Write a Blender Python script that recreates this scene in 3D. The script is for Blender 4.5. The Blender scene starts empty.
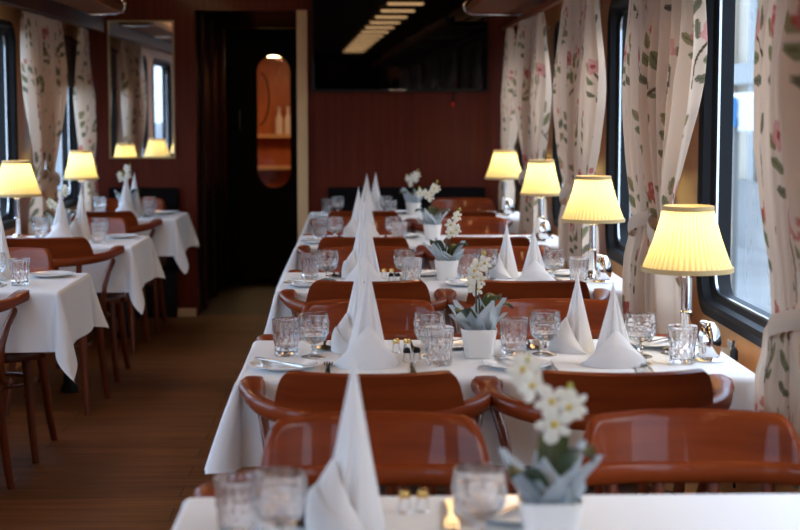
import bpy, bmesh, math, random
import numpy as np
from mathutils import Vector, Matrix
R = math.radians
PI = math.pi
rnd = random.Random(7)
SC = bpy.context.scene
COL = SC.collection
KIDS = {}

# ------------------------------------------------------------------ materials
def newmat(name):
    m = bpy.data.materials.new(name); m.use_nodes = True
    nt = m.node_tree
    for n in list(nt.nodes): nt.nodes.remove(n)
    out = nt.nodes.new('ShaderNodeOutputMaterial')
    return m, nt, out

def principled(name, col, rough=.5, metal=0, coat=0, coat_rough=.08, spec=.5, sheen=0, noise=None, bump=None, emit=None, sub=0):
    m, nt, out = newmat(name)
    b = nt.nodes.new('ShaderNodeBsdfPrincipled')
    b.inputs['Base Color'].default_value = (*col, 1)
    b.inputs['Roughness'].default_value = rough
    b.inputs['Metallic'].default_value = metal
    b.inputs['Coat Weight'].default_value = coat
    b.inputs['Coat Roughness'].default_value = coat_rough
    b.inputs['Specular IOR Level'].default_value = spec
    b.inputs['Sheen Weight'].default_value = sheen
    if emit:
        b.inputs['Emission Color'].default_value = (*emit[0], 1); b.inputs['Emission Strength'].default_value = emit[1]
    nt.links.new(b.outputs[0], out.inputs[0])
    if noise or bump:
        tc = nt.nodes.new('ShaderNodeTexCoord')
    if noise:   # (scale vec, detail, col_a, col_b, lo, hi)
        mp = nt.nodes.new('ShaderNodeMapping'); mp.inputs['Scale'].default_value = noise[0]
        nz = nt.nodes.new('ShaderNodeTexNoise'); nz.inputs['Scale'].default_value = 1; nz.inputs['Detail'].default_value = noise[1]
        rp = nt.nodes.new('ShaderNodeValToRGB')
        rp.color_ramp.elements[0].color = (*noise[2], 1); rp.color_ramp.elements[0].position = noise[4]
        rp.color_ramp.elements[1].color = (*noise[3], 1); rp.color_ramp.elements[1].position = noise[5]
        nt.links.new(tc.outputs['Object'], mp.inputs[0]); nt.links.new(mp.outputs[0], nz.inputs['Vector'])
        nt.links.new(nz.outputs['Fac'], rp.inputs[0]); nt.links.new(rp.outputs[0], b.inputs['Base Color'])
    if bump:    # (scale, strength, distance)
        n2 = nt.nodes.new('ShaderNodeTexNoise'); n2.inputs['Scale'].default_value = bump[0]; n2.inputs['Detail'].default_value = 3
        bp = nt.nodes.new('ShaderNodeBump'); bp.inputs['Strength'].default_value = bump[1]; bp.inputs['Distance'].default_value = bump[2]
        nt.links.new(tc.outputs['Object'], n2.inputs['Vector']); nt.links.new(n2.outputs['Fac'], bp.inputs['Height'])
        nt.links.new(bp.outputs[0], b.inputs['Normal'])
    return m

def cloth_mat(name, col, trans=.15, bump=(40, .12, .003)):
    m, nt, out = newmat(name)
    d = nt.nodes.new('ShaderNodeBsdfDiffuse'); d.inputs[0].default_value = (*col, 1); d.inputs[1].default_value = .3
    t = nt.nodes.new('ShaderNodeBsdfTranslucent'); t.inputs[0].default_value = (*col, 1)
    mx = nt.nodes.new('ShaderNodeMixShader'); mx.inputs[0].default_value = trans
    nt.links.new(d.outputs[0], mx.inputs[1]); nt.links.new(t.outputs[0], mx.inputs[2]); nt.links.new(mx.outputs[0], out.inputs[0])
    tc = nt.nodes.new('ShaderNodeTexCoord')
    n2 = nt.nodes.new('ShaderNodeTexNoise'); n2.inputs['Scale'].default_value = bump[0]; n2.inputs['Detail'].default_value = 3
    bp = nt.nodes.new('ShaderNodeBump'); bp.inputs['Strength'].default_value = bump[1]; bp.inputs['Distance'].default_value = bump[2]
    nt.links.new(tc.outputs['Object'], n2.inputs['Vector']); nt.links.new(n2.outputs['Fac'], bp.inputs['Height'])
    nt.links.new(bp.outputs[0], d.inputs['Normal'])
    return m

def glass_mat(name, col=(1, 1, 1), rough=.02, clear=.25, ior=1.5):
    m, nt, out = newmat(name)
    g = nt.nodes.new('ShaderNodeBsdfGlass'); g.inputs[0].default_value = (*col, 1); g.inputs['Roughness'].default_value = rough; g.inputs['IOR'].default_value = ior
    t = nt.nodes.new('ShaderNodeBsdfTransparent')
    mx = nt.nodes.new('ShaderNodeMixShader'); mx.inputs[0].default_value = clear
    nt.links.new(g.outputs[0], mx.inputs[1]); nt.links.new(t.outputs[0], mx.inputs[2]); nt.links.new(mx.outputs[0], out.inputs[0])
    return m

def pane_mat(name, tint=(.93, .96, .95), refl=.07):
    m, nt, out = newmat(name)
    g = nt.nodes.new('ShaderNodeBsdfGlossy'); g.inputs['Roughness'].default_value = .02
    t = nt.nodes.new('ShaderNodeBsdfTransparent'); t.inputs[0].default_value = (*tint, 1)
    lw = nt.nodes.new('ShaderNodeLayerWeight'); lw.inputs['Blend'].default_value = .5
    pw = nt.nodes.new('ShaderNodeMath'); pw.operation = 'POWER'; pw.inputs[1].default_value = 5
    ma = nt.nodes.new('ShaderNodeMath'); ma.operation = 'MULTIPLY_ADD'; ma.inputs[1].default_value = .6; ma.inputs[2].default_value = refl
    mx = nt.nodes.new('ShaderNodeMixShader')
    nt.links.new(lw.outputs['Facing'], pw.inputs[0]); nt.links.new(pw.outputs[0], ma.inputs[0]); nt.links.new(ma.outputs[0], mx.inputs[0])
    nt.links.new(t.outputs[0], mx.inputs[1]); nt.links.new(g.outputs[0], mx.inputs[2]); nt.links.new(mx.outputs[0], out.inputs[0])
    return m

def plank_floor_mat():
    m, nt, out = newmat('floor_planks')
    b = nt.nodes.new('ShaderNodeBsdfPrincipled'); b.inputs['Roughness'].default_value = .45
    b.inputs['Specular IOR Level'].default_value = .15
    tc = nt.nodes.new('ShaderNodeTexCoord')
    br = nt.nodes.new('ShaderNodeTexBrick'); br.inputs['Scale'].default_value = 1
    br.inputs['Brick Width'].default_value = 1.3; br.inputs['Row Height'].default_value = .17; br.inputs['Mortar Size'].default_value = .0025
    br.inputs['Color1'].default_value = (.14, .054, .019, 1); br.inputs['Color2'].default_value = (.20, .082, .029, 1); br.inputs['Mortar'].default_value = (.03, .012, .006, 1)
    nt.links.new(tc.outputs['Object'], br.inputs['Vector'])
    mp = nt.nodes.new('ShaderNodeMapping'); mp.inputs['Scale'].default_value = (2.2, 34, 1)
    nz = nt.nodes.new('ShaderNodeTexNoise'); nz.inputs['Scale'].default_value = 1; nz.inputs['Detail'].default_value = 6; nz.inputs['Distortion'].default_value = .6
    nt.links.new(tc.outputs['Object'], mp.inputs[0]); nt.links.new(mp.outputs[0], nz.inputs['Vector'])
    rp = nt.nodes.new('ShaderNodeValToRGB'); rp.color_ramp.elements[0].position = .3; rp.color_ramp.elements[0].color = (.5, .46, .42, 1)
    rp.color_ramp.elements[1].position = .72; rp.color_ramp.elements[1].color = (1.25, 1.2, 1.15, 1)
    nt.links.new(nz.outputs['Fac'], rp.inputs[0])
    mx = nt.nodes.new('ShaderNodeMix'); mx.data_type = 'RGBA'; mx.blend_type = 'MULTIPLY'; mx.inputs[0].default_value = 1
    nt.links.new(br.outputs['Color'], mx.inputs[6]); nt.links.new(rp.outputs[0], mx.inputs[7])
    nt.links.new(mx.outputs[2], b.inputs['Base Color']); nt.links.new(b.outputs[0], out.inputs[0])
    return m

def curtain_mat():
    m, nt, out = newmat('curtain_floral')
    a = nt.nodes.new('ShaderNodeAttribute'); a.attribute_name = 'print'
    d = nt.nodes.new('ShaderNodeBsdfDiffuse'); t = nt.nodes.new('ShaderNodeBsdfTranslucent')
    mx = nt.nodes.new('ShaderNodeMixShader'); mx.inputs[0].default_value = .33
    nt.links.new(a.outputs['Color'], d.inputs[0]); nt.links.new(a.outputs['Color'], t.inputs[0])
    nt.links.new(d.outputs[0], mx.inputs[1]); nt.links.new(t.outputs[0], mx.inputs[2]); nt.links.new(mx.outputs[0], out.inputs[0])
    return m

def shade_mat():
    m, nt, out = newmat('lampshade_silk')
    d = nt.nodes.new('ShaderNodeBsdfDiffuse'); d.inputs[0].default_value = (.80, .68, .36, 1)
    t = nt.nodes.new('ShaderNodeBsdfTranslucent')
    mx = nt.nodes.new('ShaderNodeMixShader'); mx.inputs[0].default_value = .5
    # silk lies double where the pleats overlap
    tc = nt.nodes.new('ShaderNodeTexCoord'); gr = nt.nodes.new('ShaderNodeTexGradient'); gr.gradient_type = 'RADIAL'
    ml = nt.nodes.new('ShaderNodeMath'); ml.operation = 'MULTIPLY'; ml.inputs[1].default_value = 2 * PI * 48
    sn = nt.nodes.new('ShaderNodeMath'); sn.operation = 'COSINE'
    mr_ = nt.nodes.new('ShaderNodeMapRange'); mr_.inputs[1].default_value = -1; mr_.inputs[2].default_value = .2
    mc = nt.nodes.new('ShaderNodeMix'); mc.data_type = 'RGBA'
    mc.inputs[6].default_value = (.60, .46, .16, 1); mc.inputs[7].default_value = (.90, .80, .44, 1)
    nt.links.new(tc.outputs['Object'], gr.inputs[0]); nt.links.new(gr.outputs['Fac'], ml.inputs[0]); nt.links.new(ml.outputs[0], sn.inputs[0])
    nt.links.new(sn.outputs[0], mr_.inputs[0]); nt.links.new(mr_.outputs[0], mc.inputs[0]); nt.links.new(mc.outputs[2], t.inputs[0])
    nt.links.new(d.outputs[0], mx.inputs[1]); nt.links.new(t.outputs[0], mx.inputs[2]); nt.links.new(mx.outputs[0], out.inputs[0])
    return m

M = {}
M['linen'] = cloth_mat('white_linen', (.78, .79, .81), .08)
M['napkin'] = cloth_mat('napkin_linen', (.86, .86, .87), .22, (60, .15, .003))
M['mahogany'] = principled('mahogany_chair', (.2, .035, .009), .45, coat=.2, coat_rough=.04, spec=.08,
                           noise=((3, 3, 22), 4, (.125, .0185, .004), (.225, .040, .008), .3, .75))
M['mahogany_leg'] = principled('mahogany_bentwood', (.12, .025, .008), .4, coat=.4, coat_rough=.1, spec=.25)
M['seat_pad'] = principled('seat_leather', (.10, .055, .045), .55)
M['panel_red'] = principled('mahogany_wall', (.08, .014, .006), .5, coat=.08, coat_rough=.12, spec=.12,
                            noise=((60, 60, 1.2), 5, (.072, .0092, .0036), (.135, .020, .007), .25, .8))
M['oak'] = principled('honey_wood', (.6, .28, .1), .45, coat=.2, coat_rough=.2,
                      noise=((40, 5, 5), 4, (.64, .285, .085), (.78, .39, .15), .3, .75))
M['post'] = principled('pale_wood_post', (.66, .44, .23), .5)
M['dark_wood'] = principled('dark_wood', (.045, .014, .008), .55, spec=.2)
M['rack_wood'] = principled('rack_wood', (.17, .05, .02), .6, spec=.15)
M['black'] = principled('black_rubber', (.007, .007, .008), .55, spec=.2)
M['black_door'] = principled('black_door', (.006, .0055, .0055), .5, spec=.2)
M['padded'] = principled('black_padding', (.006, .0045, .005), .8, spec=.08)
M['screen'] = principled('tv_glass', (.001, .001, .0015), .015, spec=.3)
M['chrome'] = principled('chrome', (.78, .78, .79), .09, metal=1)
M['steel'] = principled('cutlery_steel', (.66, .66, .66), .16, metal=1)
M['brass'] = principled('brass', (.75, .50, .18), .22, metal=1)
M['gold_trim'] = principled('gold_braid', (.46, .32, .14), .6)
M['bead'] = principled('aluminium_bead', (.5, .5, .5), .25, metal=1)
M['ceramic'] = principled('white_ceramic', (.80, .80, .79), .28, coat=.3)
M['china'] = principled('white_china', (.82, .82, .82), .15, coat=.5)
M['tulle'] = cloth_mat('grey_tulle', (.60, .66, .70), .45)
M['leaf'] = principled('orchid_leaf', (.045, .065, .025), .35)
M['stem'] = principled('orchid_stem', (.045, .04, .018), .5)
M['petal'] = cloth_mat('orchid_petal', (.86, .85, .78), .3)
M['lip'] = principled('orchid_lip', (.62, .45, .03), .5)
M['bud'] = principled('orchid_bud', (.36, .36, .05), .5)
M['soil'] = principled('bark_soil', (.03, .02, .012), .9)
M['crystal'] = glass_mat('cut_crystal', (.995, .995, 1), .01, .15, 1.54)
M['pane'] = pane_mat('window_glass')
M['curtain'] = curtain_mat()
M['shade'] = shade_mat()
M['bulb'] = principled('bulb_glow', (1, .8, .4), .5, emit=((1, .62, .22), 12))
M['ceiling'] = principled('ceiling_paint', (.11, .06, .035), .5)
M['lampglow'] = principled('ceiling_lamp_glow', (1, .8, .5), .5, emit=((1, .60, .28), 13))
M['mirror'] = principled('mirror_silver', (.82, .82, .82), .015, metal=1)
M['floor'] = plank_floor_mat()
M['vest_floor'] = principled('vestibule_floor', (.030, .013, .006), .5)
M['blind'] = principled('brown_blind', (.09, .05, .035), .8)
M['vest_wood'] = principled('vestibule_wood', (.42, .13, .045), .4, noise=((9, 9, 2), 4, (.34, .09, .03), (.50, .17, .06), .3, .7))
M['platform'] = principled('platform_paving', (.24, .22, .2), .8, noise=((.6, .6, .6), 4, (.19, .175, .16), (.28, .26, .24), .3, .7))
M['station'] = principled('station_wall', (.46, .38, .29), .6)
M['station_grey'] = principled('station_steel', (.20, .19, .17), .5)
M['sign_blue'] = principled('sign_blue', (.03, .19, .42), .5)
M['sign_white'] = principled('sign_white', (.85, .85, .85), .5)
M['blocker_body'] = principled('blocker_paint', (.030, .034, .05), .35)
M['red'] = principled('red_tip', (.5, .02, .01), .4)
M['plug'] = principled('clear_plug', (.55, .53, .50), .2)
M['cable'] = principled('blue_black_cable', (.012, .018, .03), .4)
M['tie'] = cloth_mat('curtain_tie_cloth', (.62, .52, .43), .15)

# ------------------------------------------------------------------ mesh builder
class MB:
    def __init__(s): s.v = []; s.f = []; s.mi = []
    def add(s, vs, fs, mi=0):
        o = len(s.v); s.v.extend([tuple(p) for p in vs]); s.f.extend([tuple(i + o for i in f) for f in fs]); s.mi.extend([mi] * len(fs)); return s
    def box(s, c, d, mi=0):
        x, y, z = c; a, b, e = d[0] / 2, d[1] / 2, d[2] / 2
        vs = [(x + i * a, y + j * b, z + k * e) for k in (-1, 1) for j in (-1, 1) for i in (-1, 1)]
        return s.add(vs, [(0, 2, 3, 1), (4, 5, 7, 6), (0, 1, 5, 4), (2, 6, 7, 3), (0, 4, 6, 2), (1, 3, 7, 5)], mi)
    def rings(s, rings, cap0=True, cap1=True, closed=True, mi=0):
        n = len(rings[0]); vs = [p for r in rings for p in r]; fs = []
        for i in range(len(rings) - 1):
            for j in range(n if closed else n - 1):
                a = i * n + j; b = i * n + (j + 1) % n
                fs.append((a, b, b + n, a + n))
        if cap0: fs.append(tuple(range(n))[::-1])
        if cap1: fs.append(tuple(range((len(rings) - 1) * n, len(rings) * n)))
        return s.add(vs, fs, mi)
    def lathe(s, prof, seg=24, c=(0, 0, 0), cap0=False, cap1=False, mi=0, mod=None):
        rs = []
        for (r, z) in prof:
            ring = []
            for j in range(seg):
                t = 2 * PI * j / seg; rr = max(r, 1e-5)
                if mod: rr = mod(rr, t, z)
                ring.append((c[0] + rr * math.cos(t), c[1] + rr * math.sin(t), c[2] + z))
            rs.append(ring)
        return s.rings(rs, cap0, cap1, True, mi)
    def sweep(s, path, sec, up=(0, 0, 1), n=10, cap=True, mi=0, power=2.0):
        # sec(i) -> (half width, half height); rounded section
        P = [Vector(p) for p in path]; rs = []; up = Vector(up)
        for i, p in enumerate(P):
            t = (P[min(i + 1, len(P) - 1)] - P[max(i - 1, 0)]).normalized()
            side = t.cross(up)
            if side.length < 1e-4: side = t.cross(Vector((0, 1, 0)))
            side.normalize(); u2 = side.cross(t).normalized()
            w, h = sec(i) if callable(sec) else sec
            ring = []
            for j in range(n):
                a = 2 * PI * j / n; ca, sa = math.cos(a), math.sin(a)
                cx = math.copysign(abs(ca) ** (2 / power), ca); sx = math.copysign(abs(sa) ** (2 / power), sa)
                ring.append(p + side * (cx * w) + u2 * (sx * h))
            rs.append(ring)
        return s.rings(rs, cap, cap, True, mi)
    def grid(s, nu, nv, fn, mi=0):
        vs = [fn(i / (nu - 1), j / (nv - 1)) for j in range(nv) for i in range(nu)]
        fs = [(j * nu + i, j * nu + i + 1, (j + 1) * nu + i + 1, (j + 1) * nu + i) for j in range(nv - 1) for i in range(nu - 1)]
        return s.add(vs, fs, mi)
    def mesh(s, name, mats, smooth=True, angle=40, bevel=0, recalc=True):
        me = bpy.data.meshes.new(name)
        me.from_pydata(s.v, [], s.f)
        if not isinstance(mats, (list, tuple)): mats = [mats]
        for m in mats: me.materials.append(M[m] if isinstance(m, str) else m)
        me.polygons.foreach_set('material_index', s.mi)
        bm = bmesh.new(); bm.from_mesh(me)
        if recalc: bmesh.ops.recalc_face_normals(bm, faces=bm.faces)
        if bevel:
            es = [e for e in bm.edges if len(e.link_faces) == 2 and e.calc_face_angle(0) > R(50)]
            bmesh.ops.bevel(bm, geom=es, offset=bevel, segments=2, profile=.6, affect='EDGES')
        bm.to_mesh(me); bm.free()
        if smooth and not bevel:
            me.shade_smooth(); me.set_sharp_from_angle(angle=R(angle))
        me.update()
        return me
    def build(s, name, mats, parent=None, loc=None, rotz=0, **k):
        return link(name, s.mesh(name, mats, **k), parent, loc, rotz)

def link(name, data, parent=None, loc=None, rotz=0):
    o = bpy.data.objects.new(name, data); COL.objects.link(o)
    if parent is not None:
        o.parent = parent; KIDS.setdefault(parent.name, []).append(o)
    if loc is not None: o.location = loc
    o.rotation_euler.z = rotz
    return o

def tag(o, label, cat, group=None, kind=None):
    if label: o['label'] = label
    if cat: o['category'] = cat
    if group: o['group'] = group
    if kind: o['kind'] = kind
    return o

def thing(name, label, cat, loc=(0, 0, 0), rotz=0, group=None):
    return tag(link(name, None, None, loc, rotz), label, cat, group)

def dup(o, parent=None):
    c = o.copy(); COL.objects.link(c)
    if parent is not None:
        c.parent = parent; KIDS.setdefault(parent.name, []).append(c)
    for ch in KIDS.get(o.name, []): dup(ch, c)
    return c

USED = set()
def place(proto, loc, rotz, label, group=None):
    o = proto
    if proto.name in USED: o = dup(proto)
    else: USED.add(proto.name)
    o.location = loc; o.rotation_euler.z = rotz; o['label'] = label
    if group: o['group'] = group
    return o

def struct(o): o['kind'] = 'structure'; return o

# ------------------------------------------------------------------ layout numbers
XR, XL, YE, YB, ZC = 1.10, -1.86, 10.9, -5.0, 2.34
ROW = {1: 2.68, 2: 4.53, 3: 6.43, 4: 8.32, 5: 10.20}      # back edges of the tables
TD = .65                                                  # table depth
TZ = .76                                                  # cloth surface height
RX0, RX1 = -.28, {1: 1.0, 2: .99, 3: 1.03, 4: 1.035, 5: 1.035}
LX0, LX1 = -1.835, -1.085
WIN = [(k, 5.05 + 1.885 * (k - 2)) for k in range(-2, 6)] # far edges of the windows
WW, WZ0, WZ1, WR = 1.40, .80, 1.86, .11

# ------------------------------------------------------------------ shell
b = MB(); b.box(((XL + XR) / 2, (YB + YE) / 2, -.04), (XR - XL + .3, YE - YB + .2, .08)); struct(b.build('floor', 'floor', smooth=False))
b = MB(); b.box(((XL + XR) / 2, (YB + YE) / 2, ZC + .04), (XR - XL + .3, YE - YB + .2, .08)); struct(b.build('ceiling', 'ceiling', smooth=False))
b = MB(); b.box(((XL + XR) / 2, YB - .05, ZC / 2), (XR - XL + .3, .1, ZC)); struct(b.build('wall_front', 'panel_red', smooth=False))

def rrect(y0, y1, z0, z1, r, n=6):
    pts = []
    for (cy, cz, a0) in ((y1 - r, z1 - r, 0), (y0 + r, z1 - r, 90), (y0 + r, z0 + r, 180), (y1 - r, z0 + r, 270)):
        for i in range(n + 1):
            a = R(a0 + 90 * i / n); pts.append((cy + r * math.cos(a), cz + r * math.sin(a)))
    return pts

def side_wall(name, X, sgn):
    bm = bmesh.new()
    bounds = [YB]
    for (k, f) in WIN[:-1]: bounds.append(f + (1.885 - WW) / 2)
    bounds.append(YE)
    for i, (k, f) in enumerate(WIN):
        y0, y1 = bounds[i], bounds[i + 1]
        hole = rrect(f - WW, f, WZ0, WZ1, WR)
        for dx in (0, .09):
            es = []
            for loop in ([(y0, 0), (y1, 0), (y1, ZC), (y0, ZC)], hole):
                vs = [bm.verts.new((X + sgn * dx, p[0], p[1])) for p in loop]
                for a in range(len(vs)): es.append(bm.edges.new((vs[a], vs[(a + 1) % len(vs)])))
            bmesh.ops.triangle_fill(bm, use_beauty=True, edges=es)
    me = bpy.data.meshes.new(name); bm.to_mesh(me); bm.free(); me.materials.append(M['oak'])
    return struct(link(name, me))
side_wall('wall_right', XR, 1); side_wall('wall_left', XL, -1)

def window(i, X, sgn, f):
    y0, y1 = f - WW, f
    prof = [(-.022, -.012), (.004, -.014), (.016, -.004), (.02, .02), (.034, .03), (.034, .085), (-.002, .085), (-.002, .002), (-.022, .0)]
    rs = []
    for (o, dx) in prof + prof[:1]:
        rs.append([(X + sgn * dx, p[0], p[1]) for p in rrect(y0 + o, y1 - o, WZ0 + o, WZ1 - o, max(WR - o, .03))])
    fr = MB(); fr.rings(rs, False, False); w = struct(fr.build('window_%d' % i, 'black'))
    bd = MB(); rs = []
    for (o, dx) in ((.0335, .034), (.041, .034), (.041, .042), (.0335, .042), (.0335, .034)):
        rs.append([(X + sgn * dx, p[0], p[1]) for p in rrect(y0 + o, y1 - o, WZ0 + o, WZ1 - o, WR - o)])
    bd.rings(rs, False, False); bd.build('window_bead', 'bead', w)
    pn = MB(); lp = rrect(y0 + .03, y1 - .03, WZ0 + .03, WZ1 - .03, WR - .03)
    pn.add([(X + sgn * .062, p[0], p[1]) for p in lp], [tuple(range(len(lp)))])
    pn.build('window_pane', 'pane', w, smooth=False)
    ld = bpy.data.lights.new('daylight_portal', 'AREA'); ld.shape = 'RECTANGLE'; ld.size = WZ1 - WZ0; ld.size_y = WW
    ld.cycles.is_portal = True
    lo = link('daylight_portal', ld, None, (X + sgn * .088, (y0 + y1) / 2, (WZ0 + WZ1) / 2))
    lo.rotation_euler = (0, sgn * PI / 2, 0)
n = 1
for (k, f) in WIN:
    window(n, XR, 1, f); window(n + 1, XL, -1, f); n += 2

# end wall with doorway
DX0, DX1, DZ = -1.083, -.395, 2.075
b = MB()
b.box(((XL + DX0) / 2 - .05, YE + .05, ZC / 2), (DX0 - XL + .1, .1, ZC))
b.box(((DX1 + XR) / 2 + .05, YE + .05, ZC / 2), (XR - DX1 + .1, .1, ZC))
b.box(((DX0 + DX1) / 2, YE + .05, (DZ + ZC) / 2), (DX1 - DX0, .1, ZC - DZ))
struct(b.build('wall_end', 'panel_red', smooth=False))
b = MB(); b.box(((DX1 - .327) / 2 , YE - .012, DZ / 2), (.072, .05, DZ)); struct(b.build('trim_1', 'post', bevel=.005))
b = MB(); b.box(((XL + DX0) / 2, YE - .008, .03), (DX0 - XL - .02, .016, .055)); struct(b.build('baseboard_end', 'post', smooth=False))
# passage beyond
YD = 13.3
b = MB()
b.box((DX0 - .05, (YE + .1 + YD) / 2, ZC / 2), (.1, YD - YE - .1, ZC)); struct(b.build('wall_passage_left', 'black_door', smooth=False))
for (xx, nm) in ((DX0 - .05, 'left'), (DX1 + .05, 'right')):
    b = MB(); b.box((xx, (YD + 15.2) / 2, ZC / 2), (.1, 15.2 - YD, ZC)); struct(b.build('wall_vestibule_' + nm, 'vest_wood', smooth=False))
b = MB(); b.box((DX1 + .05, (YE + .1 + YD) / 2, ZC / 2), (.1, YD - YE - .1, ZC)); struct(b.build('wall_passage_right', 'black_door', smooth=False))
b = MB(); b.box(((DX0 + DX1) / 2, (YE + .1 + 15.2) / 2, DZ + .05), (DX1 - DX0, 15.2 - YE - .1, .1)); struct(b.build('ceiling_passage', 'black_door', smooth=False))
b = MB(); b.box(((DX0 + DX1) / 2, (YE + .1 + 15.2) / 2, -.04), (DX1 - DX0 + .2, 15.2 - YE - .1, .08)); struct(b.build('floor_passage', 'vest_floor', smooth=False))
b = MB(); b.box(((DX0 + DX1) / 2, 15.25, ZC / 2), (DX1 - DX0 + .2, .1, ZC)); struct(b.build('wall_passage_end', 'vest_wood', smooth=False))
# pilasters on the passage's left wall
for i, yy in enumerate((11.35, 12.1, 12.75)):
    b = MB(); b.box((DX0 + .012, yy, DZ / 2), (.024, .10, DZ - .002)); struct(b.build('trim_%d' % (2 + i), 'dark_wood', bevel=.004))
# door with an oval window
bm = bmesh.new()
ox, oz0, oz1, orr = -.676, .755, 1.86, .145
oval = [(ox + orr * math.cos(R(a)), oz1 - orr + orr * math.sin(R(a))) for a in range(0, 181, 12)] + \
       [(ox + orr * math.cos(R(a)), oz0 + orr + orr * math.sin(R(a))) for a in range(180, 361, 12)]
sides = []
for yy in (YD, YD + .045):
    es = []
    for lp in ([(DX0 + .004, .004), (DX1 - .004, .004), (DX1 - .004, DZ - .004), (DX0 + .004, DZ - .004)], oval):
        vs = [bm.verts.new((p[0], yy, p[1])) for p in lp]; sides.append(vs)
        es += [bm.edges.new((vs[a], vs[(a + 1) % len(vs)])) for a in range(len(vs))]
    bmesh.ops.triangle_fill(bm, use_beauty=True, edges=es)
for a, c in ((0, 2), (1, 3)):
    A, B = sides[a], sides[c]
    for i in range(len(A)): bm.faces.new((A[i], A[(i + 1) % len(A)], B[(i + 1) % len(A)], B[i]))
me = bpy.data.meshes.new('door_1'); bm.to_mesh(me); bm.free(); me.materials.append(M['black_door'])
door = struct(link('door_1', me))
b = MB(); b.sweep([(p[0], YD - .004, p[1]) for p in oval + oval[:2]], (.009, .006), up=(0, 1, 0), cap=False); b.build('window_rim', 'black', door)
b = MB(); b.add([(p[0], YD + .02, p[1]) for p in oval], [tuple(range(len(oval)))]); b.build('window_pane', 'pane', door, smooth=False)
b = MB(); b.sweep([(-.955, YD - .004, 1.22), (-.955, YD - .05, 1.24), (-.955, YD - .055, 1.32), (-.955, YD - .05, 1.40), (-.955, YD - .004, 1.42)], (.009, .009), up=(1, 0, 0)); b.build('door_handle', 'bead', door)
b = MB(); b.sweep([(-.80 + .085 * math.sin(R(a)) , YD - .014, 1.50 + .22 * math.cos(R(a))) for a in range(15, 176, 10)], (.006, .006), up=(0, 1, 0)); b.build('grab_handle', 'black', door)
# vestibule behind the oval pane; added ledges and bottles stand in for a reflection
for zz, nm in ((1.16, 'upper'), (.86, 'lower')):
    b = MB(); b.box((-.739, 15.13, zz), (.66, .14, .035))
    tag(b.build('reflection_ledge', 'post', bevel=.004), 'pale wooden ledge standing in for a reflection in the oval door window, %s of two' % nm, 'ledge')
bo = MB(); bo.lathe([(.001, 0), (.034, 0), (.036, .02), (.034, .14), (.014, .19), (.013, .25), (.016, .255), (.001, .255)], 16)
standin = bo.mesh('standin', 'ceramic')
for i, xx in enumerate((-.72, -.635, -.55)):
    o = link('standin', standin, None, (xx, 15.11, 1.178)); tag(o, 'pale bottle for a reflection in the oval door window, %s of three' % ('left', 'middle', 'right')[i], 'standin', 'stand-ins for reflections in the oval window')
vl = thing('hanging_lamp', 'pale ceiling lamp glowing at the top of the oval door window', 'lamp', (-.69, 14.0, 1.885))
b = MB(); b.box((0, .1, .03), (.26, .52, .05)); b.build('housing', 'post', vl, bevel=.006)
b = MB(); b.lathe([(.02, .055), (.02, DZ - 1.886)], 12, cap0=True, cap1=True); b.build('stem', 'bead', vl)
b = MB(); b.box((0, .1, -.005), (.24, .5, .02)); b.build('diffuser', principled('vest_lamp_glow', (1, .8, .5), .5, emit=((1, .62, .30), 12)), vl, bevel=.01)

# ------------------------------------------------------------------ outside
b = MB(); b.box((4.2, 12, -.95), (5.8, 60, .1)); struct(b.build('platform_ground', 'platform', smooth=False))
b = MB(); b.box((-5.4, 12, -1.35), (6.8, 60, .1)); struct(b.build('track_ground', 'station_grey', smooth=False))
b = MB(); b.box((7.0, 20, 1.6), (.3, 44, 5.1)); struct(b.build('station_wall', 'station', smooth=False))
for i in range(12):
    b = MB(); b.box((6.72, 6 + i * 2.3, 1.6), (.24, .5, 5.08)); tag(b.build('station_pilaster', 'station_grey' if i % 2 else 'station', bevel=.02),
        'tall %s pilaster on the station wall outside the right windows' % ('grey' if i % 2 else 'pale'), 'pilaster', '%s pilasters of the station wall' % ('grey' if i % 2 else 'pale'))
sg = thing('platform_sign', 'blue platform sign with a white panel outside the right-hand window', 'sign', (3.99, 17.3, 1.36))
b = MB(); b.box((0, 0, .02), (.26, .08, .32)); b.build('board', 'sign_blue', sg, bevel=.01)
b = MB(); b.box((.29, -.01, 0), (.28, .06, .38)); b.build('white_panel', 'sign_white', sg, bevel=.01)
b = MB(); b.box((.14, .06, -1.2), (.07, .05, 2.3)); b.build('post', 'station_grey', sg)
for (zz, hh, mm, lb) in ((-.35, 1.1, 'platform', 'beige plinth along the foot of the station wall'), (2.0, .35, 'station_grey', 'grey fascia band across the station wall'), (1.62, .10, 'sign_white', 'narrow white band across the station wall')):
    b = MB(); b.box((6.55, 20, zz), (.1, 43, hh)); tag(b.build('station_wall_band', mm, smooth=False), lb, None, None, 'structure')
b = MB(); b.box((4.9, 19, 3.3), (.3, 30, .3)); tag(b.build('canopy_girder', 'station_grey', bevel=.02), 'steel girder under the platform roof outside the right windows', 'girder')
cg = thing('daylight_blocker', 'low dark added daylight wagon standing outside the left windows', 'blocker', (-4.6, 8, -1.2))  # dark mass added to hold back low daylight from the left
b = MB(); b.box((0, 0, 1.4), (2.2, 36, 1.9)); b.build('body', 'blocker_body', cg, bevel=.15)
b = MB(); b.box((0, 0, .27), (1.8, 34, .42)); b.build('blocker_base', 'black', cg)

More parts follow.
